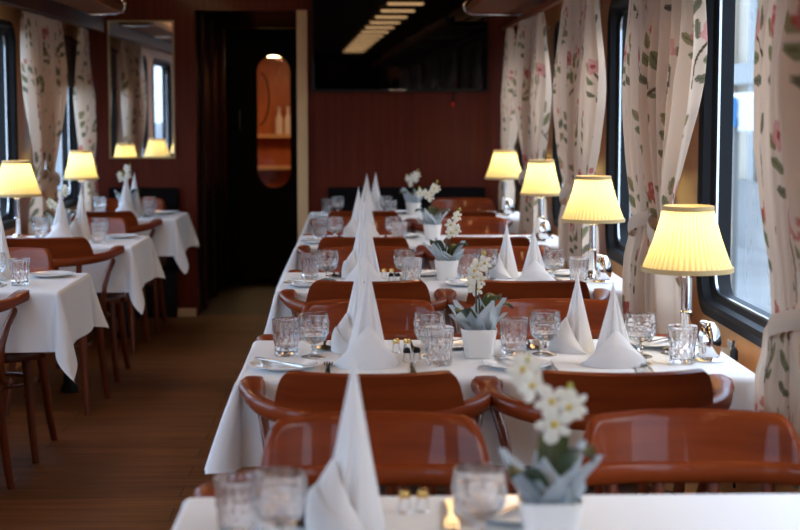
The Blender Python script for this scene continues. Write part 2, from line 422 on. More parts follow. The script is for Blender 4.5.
# ------------------------------------------------------------------ end-wall fittings
tv = thing('television', 'large black flat television on the dark red end wall', 'television', (.30, YE - .05, 1.99))
tv.rotation_euler = (R(-.1), 0, R(1.25))
b = MB(); b.box((0, 0, 0), (1.185, .05, .92)); b.build('casing', 'black', tv, bevel=.006)
b = MB(); b.box((0, -.0262, .004), (1.165, .004, .895)); b.build('screen', 'screen', tv, bevel=.001)
b = MB(); b.box((-.02, -.0285, -.449), (.12, .002, .006)); b.build('front_strip', 'bead', tv)
cb = thing('hanging_cable', 'short black cable with a red tip hanging under the television', 'cable', (.655, YE - .03, 1.44))
b = MB(); b.sweep([(.01, 0, .10), (.012, 0, .05), (0, 0, .02)], (.006, .006), up=(0, 1, 0)); b.build('cord', 'black', cb)
b = MB(); b.lathe([(.001, -.012), (.011, -.008), (.011, .012), (.004, .022)], 10); b.build('plug_tip', 'red', cb)

mr = thing('wall_mirror', 'tall rectangular mirror with thin brass frame on the red wall', 'mirror', (-1.442, YE, 1.543))
b = MB(); b.box((0, -.01, 0), (.425, .012, .905)); b.build('mirror_glass', 'mirror', mr, smooth=False)
b = MB()
for sx in (-1, 1): b.box((sx * .2165, -.012, 0), (.011, .022, .925))
for sz in (-1, 1): b.box((0, -.012, sz * .457), (.422, .022, .011))
b.build('mirror_frame', 'gold_trim', mr, bevel=.003)

for (x0, x1, lb) in ((-.19, .88, 'wide black padded board below the television'), (-1.67, -1.20, 'black padded board on the red wall below the mirror')):
    t = thing('padded_board', lb, 'panel', ((x0 + x1) / 2, YE, 0))
    b = MB(); b.box((0, -.03, .60), (x1 - x0, .055, .57)); b.build('cushion_panel', 'padded', t, bevel=.012)
    b = MB(); b.box((0, -.03, .155), (x1 - x0 - .04, .05, .31)); b.build('plinth', 'black', t)

def rack(X, sgn, lb):
    t = thing('luggage_rack', lb, 'luggage rack', (X, 0, 2.03))
    s = -sgn
    b = MB(); b.box((s * .20, 5.0, -.005), (.36, 10.5, .02)); b.build('shelf', 'rack_wood', t, bevel=.004)
    b = MB(); b.box((s * .385, 5.0, .01), (.03, 10.5, .05)); b.build('front_lip', 'rack_wood', t, bevel=.006)
    for yy in (10.15, 8.4, 6.6):
        b = MB(); b.sweep([(s * .004, yy, -.022), (s * .2, yy, -.024), (s * .37, yy, -.022), (s * .412, yy, .0), (s * .422, yy, .04), (s * .40, yy, .065)], (.007, .007), up=(0, 1, 0)); b.build('bracket', 'chrome', t)
    for xx in (.12, .24):
        b = MB(); b.sweep([(s * xx, -.2, .045), (s * xx, 10.24, .045)], (.012, .012), n=8); b.build('rail', 'brass', t)
rack(XR, 1, 'wooden luggage rack with chrome brackets above the right-hand curtains')
rack(XL, -1, 'wooden luggage rack with chrome brackets above the left-hand curtains')

# ceiling lights
cl = thing('ceiling_light', '', 'ceiling light')
b = MB(); b.box((0, 0, -.012), (.36, .14, .024)); b.build('frame', 'brass', cl, bevel=.004)
b = MB(); b.box((0, 0, -.03), (.30, .09, .016)); b.build('diffuser', 'lampglow', cl, bevel=.004)
for i in range(13):
    for (xx, nm) in ((.55, 'right'), (-1.30, 'left')):
        place(cl, (xx, -2.4 + i * .94, ZC), 0, 'warm square ceiling light in the row above the %s-hand tables' % nm, 'ceiling lights over the %s tables' % nm)

# ------------------------------------------------------------------ curtains
def motifs(seed):
    r = random.Random(seed); out = []
    row = 0; z = .08
    while z < 1.6:
        off = .0 if row % 2 else .14
        x = -.05 + off
        while x < 1.15:
            out.append((x + r.uniform(-.025, .025), z + r.uniform(-.03, .03), r.uniform(-.6, .6), r.choice((0, 0, 1, 2, 2)), r.uniform(.95, 1.25)))
            x += .28
        z += .235; row += 1
    return out

def print_colours(U, V, seed):
    base = np.zeros(U.shape + (3,)); base[:] = (.72, .565, .44)
    def blot(mask, col, a=1.0): base[mask] = base[mask] * (1 - a) + np.array(col) * a
    for (mx, mz, rot, kind, sc) in motifs(seed):
        c, s_ = math.cos(rot), math.sin(rot)
        near = (abs(U - mx) < .14) & (abs(V - mz) < .16)
        if not near.any(): continue
        x = ((U - mx) * c + (V - mz) * s_) / sc; y = (-(U - mx) * s_ + (V - mz) * c) / sc
        st = near & (abs(x - .012 * np.sin(y * 30)) < .0035) & (y < .02) & (y > -.13); blot(st, (.11, .07, .04))
        leaves = [(.030, -.035, .7, .030, .013), (-.030, -.055, 2.3, .032, .014), (.032, -.090, .5, .027, .011), (-.022, -.105, 2.6, .024, .010), (.040, .020, 1.1, .026, .011), (-.042, .012, 2.0, .026, .011)]
        for i, (lx, ly, la, ra, rb) in enumerate(leaves):
            if kind == 1 and i in (1, 3): continue
            cc, ss = math.cos(la), math.sin(la)
            p = ((x - lx) * cc + (y - ly) * ss) / ra; q = (-(x - lx) * ss + (y - ly) * cc) / rb
            m = near & (p * p + q * q < 1)
            blot(m, ((.15, .16, .06), (.24, .20, .08), (.10, .10, .05))[i % 3], .85)
            blot(m & (abs(q) < .14), (.08, .07, .03), .6)
        if kind != 2:
            rr = np.hypot(x, y - .02); th = np.arctan2(y - .02, x)
            edge = .031 * (1 + .13 * np.cos(5 * th))
            col = ((.46, .06, .055), (.62, .27, .24))[kind]
            m = near & (rr < edge); blot(m, col, .85)
            blot(near & (rr < edge * .72) & (np.sin(th * 2 + rr * 260) > .2), (.70, .36, .33), .6)
            blot(near & (rr < edge * .3), (.34, .02, .03), .8)
        else:
            for (bx, by) in ((0, .03), (.022, .05), (-.02, .055)):
                rr = np.hypot(x - bx, y - by); blot(near & (rr < .0125), (.50, .09, .08), .8)
    return base

def curtain(X, sgn, yc, label, group, cell, seed, w_top=.5, w_mid=.60, w_tie=.24, w_low=.40, lean=.0, ztop=1.93, zbot=.58, nf=5.0, ztie=1.02, cream=1.0):
    # X: mean distance of the cloth from the car's middle; lean > 0 pulls the tie toward +y
    W = 1.0; nu = int(W / cell); nv = int((ztop - zbot) / cell)
    s = np.linspace(0, 1, nu)[None, :].repeat(nv, 0); z = np.linspace(zbot, ztop, nv)[:, None].repeat(nu, 1)
    zz = np.array([zbot, .80, ztie - .10, ztie, ztie + .12, ztie + .4, 1.6, ztop - .09, ztop])
    width = np.interp(z, zz, [w_low, w_low * .95, w_tie * 1.25, w_tie, w_tie * 1.15, w_mid * .92, w_mid, w_top * 1.02, w_top])
    shift = np.interp(z, zz, [lean * .75, lean * .85, lean, lean, lean, lean * .35, 0, 0, 0])
    k = np.ones(15) / 15
    def sm(a):
        col = np.pad(a[:, 0], 7, mode='edge'); return np.convolve(col, k, 'valid')[:, None].repeat(nu, 1)
    width, shift = sm(width), sm(shift)
    r = random.Random(seed); ph = r.uniform(0, 6)
    amp = np.interp(z, [zbot, .9, ztie, ztie + .2, 1.5, ztop - .06, ztop], [.040, .040, .016, .034, .046, .026, .016])
    ss = s + .018 * np.sin(s * 17 + ph) + .012 * np.sin(z * 3.1 + ph)
    fold = np.sin(2 * PI * nf * ss + .5 * np.sin(z * 2.2 + ph)) + .35 * np.sin(2 * PI * nf * 2 * ss + z * 1.3 + ph)
    x = X - sgn * .0 + amp * fold * .8 + .012 * np.sin(s * 5 + z * 4 + ph)
    y = yc + shift + (s - .5) * width + .010 * np.sin(2 * PI * nf * ss * 1.0 + 1.2) * (width / .6)
    me = bpy.data.meshes.new('curtain')
    idx = np.arange(nu * nv).reshape(nv, nu)
    quads = np.stack([idx[:-1, :-1], idx[:-1, 1:], idx[1:, 1:], idx[1:, :-1]], -1).reshape(-1, 4)
    co = np.stack([x, y, z], -1).reshape(-1, 3)
    me.vertices.add(len(co)); me.vertices.foreach_set('co', co.astype(np.float32).ravel())
    me.loops.add(len(quads) * 4); me.loops.foreach_set('vertex_index', quads.astype(np.int32).ravel())
    me.polygons.add(len(quads)); me.polygons.foreach_set('loop_start', (np.arange(len(quads)) * 4).astype(np.int32))
    me.update(calc_edges=True); me.validate()
    rgb = print_colours(s * W, z - zbot, seed) * cream
    at = me.color_attributes.new('print', 'FLOAT_COLOR', 'POINT')
    at.data.foreach_set('color', np.concatenate([rgb.reshape(-1, 3), np.ones((nu * nv, 1))], 1).astype(np.float32).ravel())
    me.materials.append(M['curtain']); me.shade_smooth()
    o = tag(link('curtain', me), label, 'curtain', group)
    # tie band as a part
    tb = MB(); rs = []
    ww = w_tie * .53
    for dz in (-.024, -.009, .009, .024):
        g = 1.0 if abs(dz) < .02 else .94
        rs.append([(X + .052 * g * math.cos(t), yc + lean + ww * g * math.sin(t), ztie + dz + .03 * math.sin(t) * (1 if lean > 0 else -1)) for t in [2 * PI * i / 28 for i in range(28)]])
    tb.rings(rs, False, False); tb.build('tie_band', 'tie', o)
    return o
CXR, CXL = .995, XL + .105
names = {1: 'nearest', 2: 'second', 3: 'third', 4: 'fourth', 5: 'fifth'}
for (k, f) in WIN:
    if k < 1: continue
    cell = .01 if k == 1 else .0042 if k <= 3 else .007
    nearc, farc = f - WW + .04, f - .02
    curtain(CXR, 1, nearc if k != 2 else 3.66, 'floral cream curtain at the near edge of the right window beside the %s table' % names[k], 'right-hand curtains', cell, 10 + k,
            lean=-.08, w_mid={1: .85, 2: .62}.get(k, .56), w_tie=.24 if k > 1 else .5, ztie=1.02 if k != 2 else .93)  # nearest pair is unseen, added and widened to cut daylight
    if k == 5:
        curtain(CXR, 1, 10.48, 'narrow floral curtain in the far right corner by the end wall', 'right-hand curtains', cell, 36, w_top=.42, w_mid=.46, lean=.06)
    else:
        curtain(CXR, 1, farc + .0, 'floral cream curtain at the far edge of the right window beside the %s table' % names[k], 'right-hand curtains', cell, 30 + k, lean=.10, w_mid=.62 if k > 1 else .85, w_tie=.24 if k > 1 else .5)
for (k, f) in WIN:
    if k < 4: continue
    if k == 5:
        curtain(CXL, -1, f - WW + .03, 'floral cream curtain at the near edge of the far left window', 'left-hand curtains', .009, 61, lean=-.08, w_mid=.56)
        curtain(CXL, -1, 10.50, 'narrow floral curtain in the far left corner beside the mirror', 'left-hand curtains', .009, 62, w_top=.40, w_mid=.46, lean=.05)
    else:
        curtain(CXL, -1, f + .02, 'floral cream curtain between the two visible left windows, nearer the middle table', 'left-hand curtains', .009, 63, lean=.08, w_mid=.56)
for (X, nm, mt) in ((CXR, 'right', 'rack_wood'), (CXL, 'left', 'dark_wood')):
    b = MB(); b.box((X, (YE - .01 + 1.0) / 2, 1.952), (.03, YE - 1.02, .03)); tag(b.build('curtain_rail', mt, bevel=.005), 'wooden curtain rail along the top of the %s-hand windows' % nm, 'curtain rail')
b = MB(); b.box((CXL + .065, (YE - .01 + 1.0) / 2, 1.985), (.02, YE - 1.02, .12)); tag(b.build('curtain_pelmet', 'dark_wood', bevel=.004), 'dark wooden pelmet board above the left-hand curtains', 'pelmet')
rb = thing('roller_blind', 'brown roller blind half lowered in the far left window', 'blind', (XL + .02, 0, 0))
b = MB(); b.sweep([(0, 9.33, 1.85), (0, 10.68, 1.85)], (.018, .018)); b.build('roller', 'dark_wood', rb)
b = MB(); b.box((0.003, 10.005, 1.71), (.004, 1.32, .28)); b.build('fabric', 'blind', rb, smooth=False)
b = MB(); b.box((0.003, 10.005, 1.565), (.014, 1.32, .018)); b.build('bottom_bar', 'dark_wood', rb)
for (k, f) in WIN:
    if k in (3, 4):
        h = thing('coat_hook', 'small chrome coat hook high on the pillar beyond the %s right window' % names[k], 'hook', (XR, f + .24, 1.88))
        b = MB(); b.lathe([(.001, -.004), (.018, -.004), (.018, .004), (.001, .004)], 14)
        pl = b.build('back_plate', 'chrome', h); pl.rotation_euler = (0, PI / 2, 0); pl.location = (-.006, 0, 0)
        b = MB(); b.sweep([(-.008, 0, 0), (-.04, 0, -.005), (-.055, 0, .015), (-.06, 0, .035)], (.006, .006), up=(0, 1, 0)); b.build('hook_arm', 'chrome', h)

# ------------------------------------------------------------------ chair
def ell(th):    # rail centre line, th from the back (0) to the sides (+-90)
    return (.278 * math.sin(th), -.235 * math.cos(th))
chair = thing('dining_chair', '', 'chair')
def superring(hx, hy, z, n=28, p=2.8, taper=.0):
    r = []
    for i in range(n):
        t = 2 * PI * i / n; c, s = math.cos(t), math.sin(t)
        x = math.copysign(abs(c) ** (2 / p), c) * hx; y = math.copysign(abs(s) ** (2 / p), s) * hy
        r.append((x * (1 + taper * y / hy), y, z))
    return r
b = MB(); b.rings([superring(.215, .21, z, taper=.06) if 0 else superring(hx, hx * .98, z, taper=.07) for (hx, z) in ((.208, .405), (.218, .412), (.220, .43), (.214, .445), (.195, .447))]); b.build('seat', 'mahogany_leg', chair)
b = MB(); b.rings([superring(hx, hx * .98, z, taper=.07) for (hx, z) in ((.192, .4472), (.198, .455), (.190, .468), (.15, .478), (.06, .481))]); b.build('seat_pad', 'seat_pad', chair)
# crest
def crest_pt(u, v, off):
    th = R(50) * (2 * u - 1)
    a = abs(math.degrees(th))
    top = 1.0 if a < 37 else max(0.0, 1 - ((a - 37) / 13.0) ** 2.0)
    zz = .724 + .100 * top * v
    x, y = ell(th); lean = -.03 * v * top
    nx, ny = math.sin(th), -math.cos(th)
    k = 1 + 0
    return (x + nx * (off - lean * .4), y + ny * (off - lean), zz)
b = MB(); nu, nv = 37, 7
out_ = [[crest_pt(i / (nu - 1), j / (nv - 1), .011) for i in range(nu)] for j in range(nv)]
in_ = [[crest_pt(i / (nu - 1), j / (nv - 1), -.011) for i in range(nu)] for j in range(nv)]
topo = [Vector(a) * .5 + Vector(c) * .5 + Vector((0, 0, .006)) for a, c in zip(out_[-1], in_[-1])]
b.rings(out_ + [topo] + in_[::-1], False, False, closed=False)
vs = out_[0] + in_[0]; b.add(vs, [(i, i + 1, nu + i + 1, nu + i) for i in range(nu - 1)])
b.build('backrest', 'mahogany', chair, angle=60)
# rail with arms
path = []
for i in range(-12, 13):
    th = R(90) * i / 12; x, y = ell(th); path.append((x, y, .710 + .026 * (abs(i) / 12) ** 1.3))
pre = [(-.280, .135, .746), (-.287, .105, .746), (-.290, .07, .745), (-.286, .03, .742)]
path = pre + path + [(-p[0], p[1], p[2]) for p in pre[::-1]]
L = len(path)
def rsec(i):
    e = min(i, L - 1 - i)
    if e > 5: return (.020, .018 + .005 * min(1, (e - 5) / 5))
    return ((.014, .012), (.030, .018), (.034, .019), (.032, .018), (.027, .017), (.023, .017))[e]
b = MB(); b.sweep(path, rsec, n=12, power=3); b.build('arm_rail', 'mahogany', chair, angle=60)
for sx in (-1, 1):
    pts = [(.278, .12, .732), (.268, .06, .70), (.252, .0, .645), (.240, -.035, .58), (.232, -.03, .515), (.226, .01, .455), (.226, .07, .425), (.222, .13, .424)]
    b = MB(); b.sweep([(sx * p[0], p[1], p[2]) for p in pts], (.0125, .0125), up=(0, 1, .3)); b.build('arm_support', 'mahogany_leg', chair)
for xx in (-.155, -.055, .055, .155):
    th = math.asin(xx / .278); ex, ey = ell(th)
    b = MB(); b.sweep([(xx * .86, ey * .80, .44), (xx * .93, ey * .9, .58), (ex, ey, .702)], (.013, .009) if abs(xx) < .1 else (.014, .013), up=(0, 1, 0)); b.build('spindle', 'mahogany_leg', chair)
for (sx, sy) in ((-1, 1), (1, 1), (-1, -1), (1, -1)):
    if sy > 0: pts = [(.165, .165, .41), (.175, .178, .28), (.187, .192, .12), (.20, .205, .0)]
    else: pts = [(.155, -.165, .41), (.165, -.178, .28), (.178, -.205, .12), (.19, -.245, .0)]
    b = MB(); b.sweep([(sx * p[0], p[1], p[2]) for p in pts], lambda i: (.0215 - .0025 * i,) * 2, up=(0, 1, 0), n=12); b.build('leg', 'mahogany_leg', chair)
b = MB(); b.sweep([(.158 * math.cos(2 * PI * i / 24), .16 * math.sin(2 * PI * i / 24), .30) for i in range(26)], (.010, .010), cap=False); b.build('stretcher', 'mahogany_leg', chair)

ORD = {1: 'nearest', 2: 'second', 3: 'third', 4: 'fourth', 5: 'fifth'}
LORD = {3: 'nearest', 4: 'middle', 5: 'farthest'}
SX = {'aisle': .04, 'window': .61}
def tname(side, k): return ('%s right-row table' % ORD[k]) if side == 'R' else ('%s left-row table' % LORD[k])
def front(k): return ROW[k] - TD
for k in (1, 2, 3, 4, 5):
    for st in ('aisle', 'window'):
        x = SX[st] + rnd.uniform(-.008, .008)
        if k > 1:
            place(chair, (x, front(k) - .085 + rnd.uniform(-.012, .012), 0), R(rnd.uniform(-1.5, 1.5)), 'mahogany armchair, back to camera, %s seat of %s' % (st, tname('R', k)), 'chairs at the right-hand tables')
        if k < 5 or st == 'window':
            yy = ROW[k] + .16 if k > 1 else ROW[1] + .155; x += .04 if k == 1 and st == 'window' else 0
            if k == 5: x, yy = .70, ROW[5] + .10
            place(chair, (x, yy + rnd.uniform(-.012, .012), 0), PI + R(rnd.uniform(-1.5, 1.5)), 'mahogany armchair facing camera, %s seat of %s' % (st, tname('R', k)), 'chairs at the right-hand tables')
for k in (3, 4, 5):
    place(chair, ({3: -1.50, 4: -1.43, 5: -1.475}[k], ROW[k] - TD - .06, 0), R(-2), 'mahogany armchair, back to camera, at %s' % tname('L', k), 'chairs at the left-hand tables')
    place(chair, ({3: -1.49, 4: -1.44, 5: -1.46}[k], ROW[k] + .14, 0), PI, 'mahogany armchair facing camera at %s' % tname('L', k), 'chairs at the left-hand tables')

# ------------------------------------------------------------------ tables and cloths
def table(x0, x1, y0, y1, lb):
    cx, cy = (x0 + x1) / 2, (y0 + y1) / 2
    t = thing('dining_table', lb, 'table', (cx, cy, 0), 0, 'tables under white cloths')
    b = MB(); b.box((0, 0, TZ - .02), (x1 - x0 - .012, y1 - y0 - .012, .026)); b.build('tabletop', 'rack_wood', t, bevel=.004)
    hx = (x1 - x0) / 2
    for xx in ((-hx * .45, hx * .45) if hx > .5 else (0,)):
        b = MB(); b.lathe([(.02, 0), (.045, 0), (.045, .02), (.03, .05), (.028, .6), (.05, TZ - .034), (.02, TZ - .034)], 16, (xx, 0, 0)); b.build('pedestal', 'black', t)
def tablecloth(x0, x1, y0, y1, o, lb, seed, wall_sgn, cmax=1.1, fl=(.28, .42)):
    r = random.Random(seed)
    cx, cy = (x0 + x1) / 2, (y0 + y1) / 2; hx, hy = (x1 - x0) / 2, (y1 - y0) / 2
    r0 = .014
    def coords(h):
        e = [h + o * t for t in (0, .012, .025, .04, .055, .075, .1, .15, .2, .26, .33, .4, .47, .54, .61, .68, .75, .82, .88, .94, 1)]
        n = int(2 * h / .035); mid = [-h + 2 * h * i / n for i in range(1, n)]
        return [-q for q in e[::-1]] + mid + e
    US, VS = coords(hx), coords(hy)
    ph = [r.uniform(0, 6) for _ in range(8)]
    S = {(a, c): r.uniform(*fl) for a in (-1, 1) for c in (-1, 1)}
    SK = {(a, c): r.uniform(-.35, .35) for a in (-1, 1) for c in (-1, 1)}
    def hang(a):
        if a < r0 * PI / 2: return r0 * math.sin(a / r0), r0 * (1 - math.cos(a / r0))
        return r0, r0 + a - r0 * PI / 2
    vs = []
    for v in VS:
        for u in US:
            a, c = max(abs(u) - hx, 0), max(abs(v) - hy, 0)
            su, sv = (1 if u >= 0 else -1), (1 if v >= 0 else -1)
            x, y, z = max(-hx, min(hx, u)), max(-hy, min(hy, v)), TZ
            rr = math.hypot(a, c)
            if a > 0 and c > 0:
                q_ = max(a, c); lim = o * (1 + ((cmax if v < 0 else 1.12) - 1) * (1 - abs(math.cos(2 * math.atan2(c, a)))))
                rr = q_ / o * lim
            if rr > 0:
                out, drop = hang(rr); phi = math.atan2(c, a)
                t = rr / o
                w = (.5 + .5 * math.sin((v if a > c else u) * 14 + ph[0 if su > 0 else 1])) * .014 * t + .010 * t
                if a > 0 and su == wall_sgn: w *= .3; 
                q = math.sin(2 * phi)
                f = S[(su, sv)] * q ** 1.3 if q > 0 else 0
                w2 = (w + out) if not (a > 0 and c > 0) else (w + out)
                if a > 0 and su == wall_sgn: f *= .08
                dang = PI / 4 + SK[(su, sv)] * q
                ox = math.cos(phi) * w2 + f * drop * math.cos(dang); oy = math.sin(phi) * w2 + f * drop * math.sin(dang)
                # small secondary pleat across the corner
                pl = .018 * t * math.sin(4 * phi) * (1 if a > 0 and c > 0 else 0)
                ox += pl; oy -= pl
                x += su * ox; y += sv * oy; z = TZ - drop * math.sqrt(max(0, 1 - f * f))
            else:
                z = TZ + .0006 * math.sin(u * 9 + ph[2]) * math.sin(v * 11 + ph[3]) * 0
            vs.append((cx + x, cy + y, z))
    nu, nv = len(US), len(VS)
    b = MB(); b.add(vs, [(j * nu + i, j * nu + i + 1, (j + 1) * nu + i + 1, (j + 1) * nu + i) for j in range(nv - 1) for i in range(nu - 1)])
    tag(b.build('tablecloth', 'linen', angle=180), lb, 'tablecloth', 'white tablecloths')
for k in (1, 2, 3, 4, 5):
    table(RX0, RX1[k], front(k), ROW[k], 'dining table under the white cloth, %s right of the aisle' % ORD[k])
    tablecloth(RX0, RX1[k], front(k), ROW[k], .22, 'white tablecloth draped over the %s' % tname('R', k), k, 1)
for k in (3, 4, 5):
    table(LX0 + .035, LX1, ROW[k] - TD, ROW[k], 'dining table under the white cloth, %s left of the aisle' % LORD[k])
    tablecloth(LX0 + .035, LX1, ROW[k] - TD, ROW[k], .225, 'white tablecloth draped over the %s' % tname('L', k), 20 + k, -1, 1.5, (.22, .32))

# ------------------------------------------------------------------ tableware
# crystal tumbler
def cut(r, t, z):
    if .012 < z < .056:
        q = abs(((t / (2 * PI) * 12 + z * 26) % 1) - .5) + abs(((t / (2 * PI) * 12 - z * 26) % 1) - .5)
        return r - .0042 * q
    if .056 <= z < .09: return r - .0022 * abs(math.sin(t * 9))
    return r
tum = MB()
prof = [(.001, .0), (.030, .0), (.033, .003)] + [(.0335 + .0055 * i / 16, .008 + .086 * i / 16) for i in range(17)] + [(.0392, .099), (.0375, .1)] + \
       [(.0365 - .0045 * i / 8, .097 - .08 * i / 8) for i in range(9)] + [(.025, .0125), (.001, .0115)]
tum.lathe(prof, 72, mod=lambda r, t, z: cut(r, t, z) if r > .0322 else r)
tumbler = link('crystal_tumbler', tum.mesh('crystal_tumbler', 'crystal', angle=18)); tag(tumbler, '', 'glass')
gob = thing('crystal_goblet', '', 'glass')
def gcut(r, t, z):
    if .05 < z < .085:
        q = abs(((t / (2 * PI) * 11 + z * 30) % 1) - .5) + abs(((t / (2 * PI) * 11 - z * 30) % 1) - .5)
        return r - .0042 * q
    return r
bw = MB()
bp = [(.006, .036), (.018, .040), (.030, .047), (.0375, .056), (.041, .066), (.0425, .076), (.0425, .086), (.0415, .098), (.0400, .110), (.0395, .117), (.0380, .118)]
bp2 = []
for i in range(len(bp) - 1):
    for q in range(3): bp2.append((bp[i][0] + (bp[i + 1][0] - bp[i][0]) * q / 3, bp[i][1] + (bp[i + 1][1] - bp[i][1]) * q / 3))
bp2.append(bp[-1])
inner = [(.0375, .115), (.0390, .100), (.0398, .084), (.0392, .072), (.035, .060), (.026, .052), (.012, .047), (.001, .046)]
bw.lathe(bp2 + inner, 66, cap0=True, mod=lambda r, t, z: gcut(r, t, z)); bw.build('bowl', 'crystal', gob, angle=18)
sm_ = MB(); sm_.lathe([(.006, .0358), (.0065, .030), (.009, .025), (.0065, .019), (.007, .012)], 10, cap0=True, cap1=True); sm_.build('stem', 'crystal', gob, angle=20)
ft = MB(); ft.lathe([(.001, 0), (.033, 0), (.034, .003), (.022, .007), (.008, .0118), (.001, .0118)], 24); ft.build('foot', 'crystal', gob, angle=20)

# napkins
def napkin_proto(nm, H, Rs, Rp, slim, flap_h, dx=0, creases=((1.0, .16), (2.6, .12), (4.2, .2), (5.0, .10), (5.7, .14))):
    n = 84; rs = []
    def rad(t, th):
        r = Rs * (1 - t) ** slim
        k = 1 + .05 * math.sin(3 * th + .6 + t)
        for (a, dp) in creases:
            d = abs(math.atan2(math.sin(th - a - .25 * t), math.cos(th - a - .25 * t)))
            k -= dp * math.exp(-(d / .13) ** 2) * min(1, (1 - t) * 3)
            k += dp * .5 * math.exp(-((d - .28) / .14) ** 2) * min(1, (1 - t) * 3)
        return max(r * k, .0012)
    def P(t, th): r = rad(t, th); return (r * math.cos(th) + dx * t, r * .85 * math.sin(th), H * t)
    TS = [0, .02, .06, .12, .2, .3, .4, .5, .6, .7, .78, .85, .91, .96, .99, 1.0]
    b = MB(); b.rings([[P(t, 2 * PI * j / n) for j in range(n)] for t in TS])
    root = link(nm, b.mesh(nm, 'napkin', angle=70)); tag(root, '', 'napkin')
    f = MB(); nu, nv = 41, 13; A = []; B = []
    for j in range(nv):
        v = j / (nv - 1); ra, rb = [], []
        for i in range(nu):
            q = 2 * i / (nu - 1) - 1; th = -PI / 2 + q * R(92)
            top = flap_h * (1 - abs(q) ** 1.6); t = top * v
            r0 = Rs * (1 - t) ** slim * 1.10
            r = r0 + (Rp - Rs * .98) * (1 - v ** 2.6) * (1 + .45 * math.sin(PI * v)) + .004 * math.sin(PI * v)
            for (lst, rr) in ((ra, r + .0022), (rb, r)):
                lst.append((rr * math.cos(th) + dx * t, rr * .9 * math.sin(th), H * t + .0003))
        A.append(ra); B.append(rb)
    f.rings(A + B[::-1], False, False, closed=False)
    f.build('fold_flap', 'napkin', root, angle=50)
    g = MB(); A = []; B = []
    for j in range(9):
        v = j / 8; ra, rb = [], []
        for i in range(31):
            q = 2 * i / 30 - 1; th = -PI / 2 + q * R(84)
            top = flap_h * .66 * (1 - abs(q) ** 1.1); t = top * v
            r0 = Rs * (1 - t) ** slim * 1.10
            r = r0 + (Rp - Rs * .98) * (1 - (t / flap_h) ** 2.6) * (1 + .45 * math.sin(PI * min(1, t / flap_h))) + .0045 + .006 * v * (1 - abs(q))
            for (lst, rr) in ((ra, r + .002), (rb, r)):
                lst.append((rr * math.cos(th) + dx * t, rr * .9 * math.sin(th), H * t + .0003))
        A.append(ra); B.append(rb)
    g.rings(A + B[::-1], False, False, closed=False); g.build('fold_flap', 'napkin', root, angle=50)
    return root
nap_tall = napkin_proto('folded_napkin', .262, .057, .070, 1.05, .40, .006)
nap_short = napkin_proto('folded_napkin', .216, .056, .071, 1.12, .42, -.004)

# plate, cutlery
b = MB(); b.lathe([(.001, .0), (.045, .0), (.05, .003), (.066, .006), (.086, .013), (.0875, .0145), (.086, .0155), (.066, .0095), (.052, .0065), (.001, .006)], 40)
plate = tag(link('bread_plate', b.mesh('bread_plate', 'china')), '', 'plate')
def flat_shape(outline, th, zfun):
    m = MB(); top = [(x, y, zfun(y) + th) for x, y in outline]; bot = [(x, y, zfun(y)) for x, y in outline]; n = len(outline)
    m.add(top + bot, [tuple(range(n)), tuple(range(2 * n - 1, n - 1, -1))] + [(i, (i + 1) % n, n + (i + 1) % n, n + i) for i in range(n)])
    return m
def mirror_outline(half): return [(x, y) for x, y in half] + [(-x, y) for x, y in half[::-1]]
knife = tag(link('table_knife', flat_shape([(.008, -.09), (.0085, -.06), (.005, -.005), (.0065, .0), (.0085, .06), (.006, .098), (-.002, .11), (-.006, .09), (-.0065, 0), (-.005, -.005), (-.0085, -.06), (-.008, -.09)], .0035, lambda y: 0).mesh('table_knife', 'steel', bevel=.0008)), '', 'knife')
spoon = MB(); 
def spoon_pt(u, v):
    y = -.09 + .19 * u
    w = .0065 - .003 * min(u / .5, 1) if u < .62 else .0035 + .0185 * math.sin(PI * min(1, max(0, (u - .62) / .38))) ** .6
    w *= 1 if u < .995 else .2
    z = .003 + .006 * math.sin(PI * min(u / .7, 1)) + (0 if u < .62 else .003)
    s = 2 * v - 1
    if u > .62: z -= .006 * (1 - s * s) * math.sin(PI * (u - .62) / .38)
    return (s * w, y, max(z, .0012))
spoon.grid(30, 7, spoon_pt)
o_ = spoon.mesh('table_spoon', 'steel', angle=80); spoon = tag(link('table_spoon', o_), '', 'spoon')
fk = MB()
fk.add(*(lambda m: (m.v, m.f))(flat_shape(mirror_outline([(.007, -.09), (.0065, -.07), (.0035, 0), (.004, .03), (.011, .048), (.0115, .06)]), .003, lambda y: .001 + .006 * max(0, math.sin(PI * (y + .09) / .15)))))
for q in range(4):
    x0 = -.0098 + q * .0065; fk.box((x0, .082, .0035), (.0034, .046, .0026))
fork = tag(link('table_fork', fk.mesh('table_fork', 'steel')), '', 'fork')

# shakers
def shaker_proto(cap, body):
    s = thing('spice_shaker', '', 'shaker')
    b = MB(); b.lathe([(.001, 0), (.0115, 0), (.012, .002), (.010, .014), (.0085, .024), (.001, .024)], 12); b.build('jar', body, s, angle=25)
    b = MB(); b.lathe([(.001, .0241), (.0095, .0241), (.010, .028), (.008, .036), (.001, .039)], 14); b.build('cap', cap, s)
    return s
shk_gold = shaker_proto('brass', 'crystal'); shk_dark = shaker_proto('black', 'crystal')

# cruet
cru = thing('chrome_cruet', '', 'cruet')
b = MB(); b.lathe([(.001, .012), (.027, .012), (.031, .03), (.0315, .05), (.029, .07), (.022, .088), (.012, .100), (.001, .104)], 28); b.build('body', 'chrome', cru)
b = MB(); b.lathe([(.001, 0), (.040, 0), (.041, .004), (.03, .0118), (.001, .0118)], 28); b.build('base', 'chrome', cru)
b = MB(); b.sweep([(.012, 0, .098), (.024, 0, .103), (.034, 0, .106)], lambda i: ((.008, .006), (.006, .005), (.003, .003))[i], up=(0, 1, 0)); b.build('spout', 'chrome', cru)

